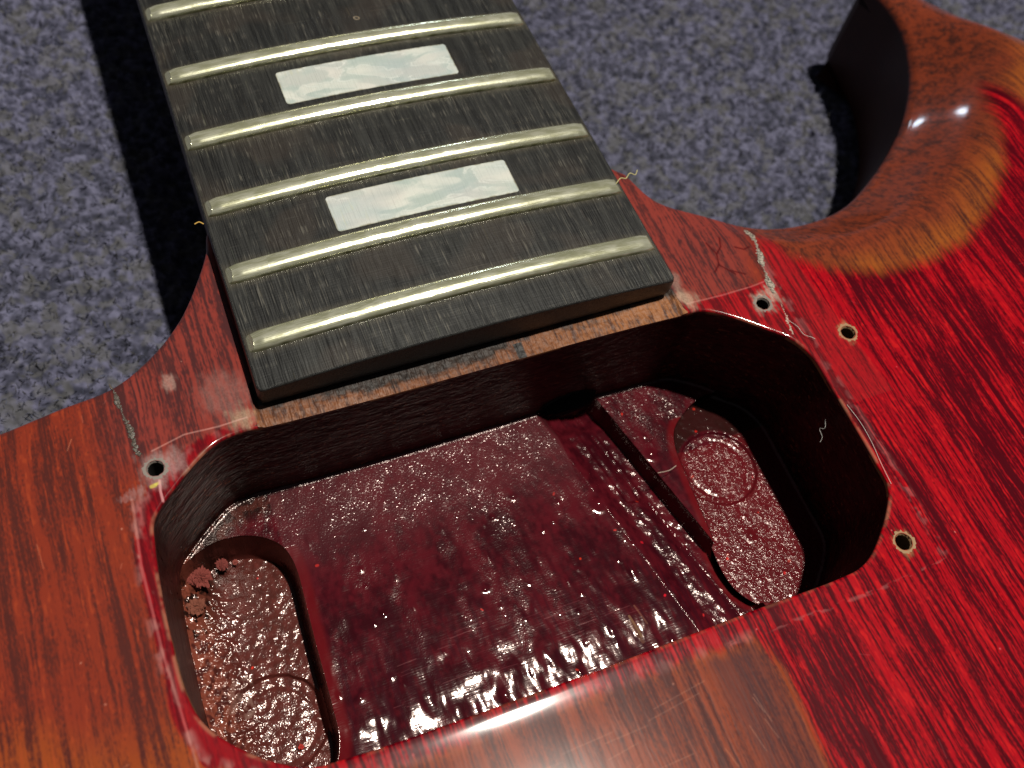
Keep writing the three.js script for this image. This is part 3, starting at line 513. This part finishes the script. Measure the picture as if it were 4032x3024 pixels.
// -- mother-of-pearl blocks
function inlay(x0, x1, z0, z1, seed, spot) {
  const iw = x1 - x0, ih = z1 - z0, W = iw + 1, H = ih + 1;
  const map = paint(512, 160, x0 - 0.5, z0 - 0.5, W, H, (x, z) => {
    const w = fbm(x * 0.16 + seed, z * 0.3, 3), a = fbm(x * 0.28 + 4 * w + seed, z * 0.75 + 3 * w, 4), rip = Math.abs(a - 0.5) * 2;
    let c = mix3([0.4, 0.46, 0.43], [0.6, 0.61, 0.56], sm(0.28, 0.72, a));
    c = mix3(c, [0.37, 0.43, 0.44], 0.6 * sm(0.4, 0.75, fbm(x * 0.1 + seed * 3, z * 0.2 + 2, 2)));
    c = mix3(c, [0.6, 0.53, 0.5], 0.3 * sm(0.45, 0.75, fbm(x * 0.2 + 9, z * 0.4 + seed, 3)));
    c = mix3(c, [0.7, 0.72, 0.68], 0.45 * sm(0.09, 0.01, rip) * sm(0.45, 0.6, w));
    c = mix3(c, [0.5, 0.5, 0.36], 0.4 * sm(0.82, 0.92, vn(x * 6, z * 0.5)) * sm(x0 + 7, x0 + 1, x));
    const e = Math.min(x - x0, x1 - x, z - z0, z1 - z); return mix3([0.22, 0.2, 0.13], c, sm(0.02, 0.3, e + 0.2 * vn(x * 2, z * 2)));
  });
  const bm = bump(512, 160, x0 - 0.5, z0 - 0.5, W, H, (x, z) => fbm(x * 0.3 + seed, z * 0.8, 4) + 0.3 * vn(x * 8, z * 0.4));
  const rnd = (x, z) => { const qx = Math.abs(x - (x0 + x1) / 2) - iw / 2 + 0.5, qz = Math.abs(z - (z0 + z1) / 2) - ih / 2 + 0.5; return Math.hypot(Math.max(qx, 0), Math.max(qz, 0)) + Math.min(Math.max(qx, qz), 0) - 0.5; };
  part('inlay', sheet(x0 - 0.5, x1 + 0.5, z0 - 0.5, z1 + 0.5, 0.3, rnd, (x, z) => crown(x) + 0.03 - 0.03 * sm(-0.3, 0, rnd(x, z)), planUV(x0 - 0.5, z0 - 0.5, W, H)),
    phys({ map, bumpMap: bm, bumpScale: 0.00018, roughness: 0.2, clearcoat: 0.4, clearcoatRoughness: 0.2, iridescence: 0.2, iridescenceIOR: 1.6, iridescenceThicknessRange: [200, 420] }), fretboard, spot);
}
inlay(-12.75, 13.2, -42.6, -36.2, 3.1, 'greyer pearl block between the upper frets');
inlay(-12.7, 13.3, -18.8, -12.75, 8.4, 'pinkish white pearl block nearer the end of the board');

// ---------------------------------------------------------------- crumbs and threads lying about
function crumb(name, x, y, z, s, seed, col, label, category, flat = 0.7) {
  const g = new THREE.IcosahedronGeometry(s, 12), P = g.attributes.position;
  for (let v = 0; v < P.count; v++) { const a = P.getX(v) / s, b = P.getY(v) / s, c = P.getZ(v) / s, k = 0.25 + 1.0 * fbm(a * 1.9 + seed, b * 1.9 + c * 2.5 + seed, 4) + 0.6 * (vn(a * 6 + seed, b * 6 + c * 5) - 0.5) + 0.3 * (vn(a * 13 + seed, b * 13 + c * 11) - 0.5); P.setXYZ(v, P.getX(v) * k, P.getY(v) * k * flat, P.getZ(v) * k); }
  g.scale(MM, MM, MM); g.computeVertexNormals();
  const o = part(name, g, phys({ color: new THREE.Color().setRGB(...col), roughness: 0.9 }), scene); o.position.set(x * MM, y * MM, z * MM);
  o.userData = { label, category };
}
const YLL = -22;
crumb('wood_crumb', -41.3, -22.6, 16.8, 1.45, 2, [0.17, 0.03, 0.022], 'largest rough red crumb in the corner of the deep pocket', 'wood crumb');
crumb('wood_crumb_001', -38.2, -23.8, 15.6, 0.85, 6, [0.16, 0.028, 0.022], 'small round red crumb under the curved wall of the deep pocket', 'wood crumb');
crumb('wood_crumb_002', -42.6, -23.2, 20.4, 1.2, 11, [0.16, 0.045, 0.025], 'brownish crumb against the left wall just below the largest crumb', 'wood crumb');
crumb('wood_crumb_003', -36.4, -24.6, 15.6, 0.4, 15, [0.2, 0.04, 0.03], 'tiny red crumb to the right of the small round one', 'wood crumb');
crumb('red_bead', -34.9, -25.4, 41.8, 0.36, 19, [0.45, 0.03, 0.02], 'tiny bright red bead on the round drill mark of the deep pocket', 'bead', 0.9);
function thread(name, pts, r, col, label, category) {
  const c = new THREE.CatmullRomCurve3(pts.map((p) => new THREE.Vector3(p[0] * MM, p[1] * MM, p[2] * MM)));
  const o = part(name, new THREE.TubeGeometry(c, 60, r * MM, 6), phys({ color: new THREE.Color().setRGB(...col), roughness: 0.7 }), scene); o.userData = { label, category };
}
thread('loose_thread', [[27.4, 4.4, -10.6], [28.4, 4.6, -11.2], [29.2, 4.4, -11.1], [30, 4.7, -11.6], [30.8, 4.5, -11.3], [31.3, 4.8, -11.8]], 0.07, [0.5, 0.45, 0.2], 'yellowish frayed thread sticking out from the end of a fret over the treble side', 'thread');
thread('loose_thread_001', [[-28.6, 3.6, -19.6], [-29.1, 3.7, -20], [-29.7, 3.6, -19.9]], 0.09, [0.5, 0.3, 0.06], 'short orange bristle on the bass edge of the fretboard', 'thread');
thread('lint_fibre', [[43.0, -4, 29.5], [42.5, -4.6, 30.6], [42.2, -5.2, 30.2], [42.1, -5.6, 31.4], [41.7, -6, 31.8]], 0.025, [0.6, 0.58, 0.55], 'pale curled fibre on the shaded right wall of the cavity', 'fibre');
thread('lint_fibre_001', [[44.2, 0.15, 30], [44.5, 0.2, 33], [44.4, 0.15, 36], [43.9, 0.2, 39], [43.6, 0.15, 42]], 0.035, [0.55, 0.5, 0.46], 'long pale hair lying along the right rim of the cavity', 'fibre');
thread('lint_fibre_002', [[43.2, 0.1, 15.4], [43.8, 0.4, 17], [44.1, 0.3, 18.4], [44.8, 0.5, 19.2], [45.2, 0.4, 19.6]], 0.035, [0.6, 0.55, 0.5], 'curly white fibre beside the upper right corner of the cavity', 'fibre');
thread('lint_fibre_003', [[22.8, -17, 25], [24.6, -16.9, 25.2], [26, -17.1, 24.8]], 0.045, [0.5, 0.4, 0.32], 'straight thin hair between the wire channel and the shallow pocket', 'fibre');

// ---------------------------------------------------------------- carpet
const YC = -36.6;
const carpet = new THREE.Group(); carpet.name = 'carpet'; scene.add(carpet); carpet.userData = { kind: 'structure', label: 'dark blue grey flecked carpet under the guitar' };
const KX = -110, KZ = -170, KW = 300, KH = 190;
const tuft = (x, z) => fbm(x * 0.7, z * 0.7, 3);
const carpetMap = paint(1800, 1140, KX, KZ, KW, KH, (x, z) => {
  const a = fbm(x * 0.85 + 3, z * 0.85, 3), b = vn(x * 1.5 + 40, z * 1.5), h = tuft(x, z), w = fbm(x * 0.02, z * 0.02, 3);
  let c = mix3([0.016, 0.017, 0.036], [0.118, 0.117, 0.19], sm(0.3, 0.74, 0.55 * a + 0.2 * b + 0.25 * h));
  c = mix3(c, [0.085, 0.083, 0.078], 0.55 * sm(0.5, 0.66, fbm(x * 0.45 + 20, z * 0.45 + 8, 3)));
  return mix3(c, [0.07, 0.072, 0.08], 0.25 * w);
});
M.carpet = phys({ map: carpetMap, roughness: 1, sheen: 0.25, sheenRoughness: 0.6, sheenColor: new THREE.Color().setRGB(0.4, 0.42, 0.6) });
const pileY = (x, z) => YC + 2.1 * (tuft(x, z) - 0.5) + 0.5 * (vn(x * 1.7, z * 1.7) - 0.5);
part('carpet_pile', sheet(-100, 186, -166, 16, 0.5, () => -1, pileY, planUV(KX, KZ, KW, KH)), M.carpet, carpet);
{ const g = new THREE.PlaneGeometry(2.4, 2.4); g.rotateX(-Math.PI / 2); g.translate(0, (YC - 1.2) * MM, 0.2); const uv = g.attributes.uv; for (let i = 0; i < uv.count; i++) uv.setXY(i, uv.getX(i) * 8, uv.getY(i) * 12.6); part('carpet_backing', g, M.carpet, carpet); }
{
  const g = new THREE.BufferGeometry(), K = 5, pos = [], idx = [];
  for (let k = 0; k <= K; k++) { const t = k / K, w = 0.12 * (1 - 0.7 * t); pos.push(-w, 1.5 * t - 0.4 * t * t, 0.9 * t * t, w, 1.5 * t - 0.4 * t * t, 0.9 * t * t); if (k) { const a = 2 * k - 2; idx.push(a, a + 1, a + 2, a + 2, a + 1, a + 3); } }
  g.setAttribute('position', new THREE.Float32BufferAttribute(pos, 3)); g.setIndex(idx); g.scale(MM, MM, MM); g.computeVertexNormals();
  const N = 70000, fibres = new THREE.InstancedMesh(g, phys({ color: 0xffffff, roughness: 0.9 }), N), r = rng(33), m = new THREE.Matrix4(), q = new THREE.Quaternion(), e = new THREE.Euler(), c = new THREE.Color();
  for (let i = 0; i < N; i++) {
    const x = -100 + 285 * r(), z = -165 + 180 * r(), k = r();
    e.set((r() - 0.5) * 1.3, r() * 6.28, (r() - 0.5) * 1.3); q.setFromEuler(e); const s = 0.6 + 0.7 * r();
    m.compose(new THREE.Vector3(x * MM, (pileY(x, z) - 0.35) * MM, z * MM), q, new THREE.Vector3(s, s, s)); fibres.setMatrixAt(i, m);
    const v = 0.25 + 1.1 * r() * sm(0.25, 0.7, fbm(x * 0.8 + 3, z * 0.8, 3)); if (k < 0.7) c.setRGB(0.06 * v, 0.066 * v, 0.11 * v); else if (k < 0.9) c.setRGB(0.085 * v, 0.082 * v, 0.074 * v); else c.setRGB(0.13 * v, 0.13 * v, 0.215 * v);
    fibres.setColorAt(i, c);
  }
  fibres.name = 'carpet_fibres'; fibres.castShadow = fibres.receiveShadow = true; fibres.userData.kind = 'stuff'; carpet.add(fibres);
}

renderer.render(scene, camera);
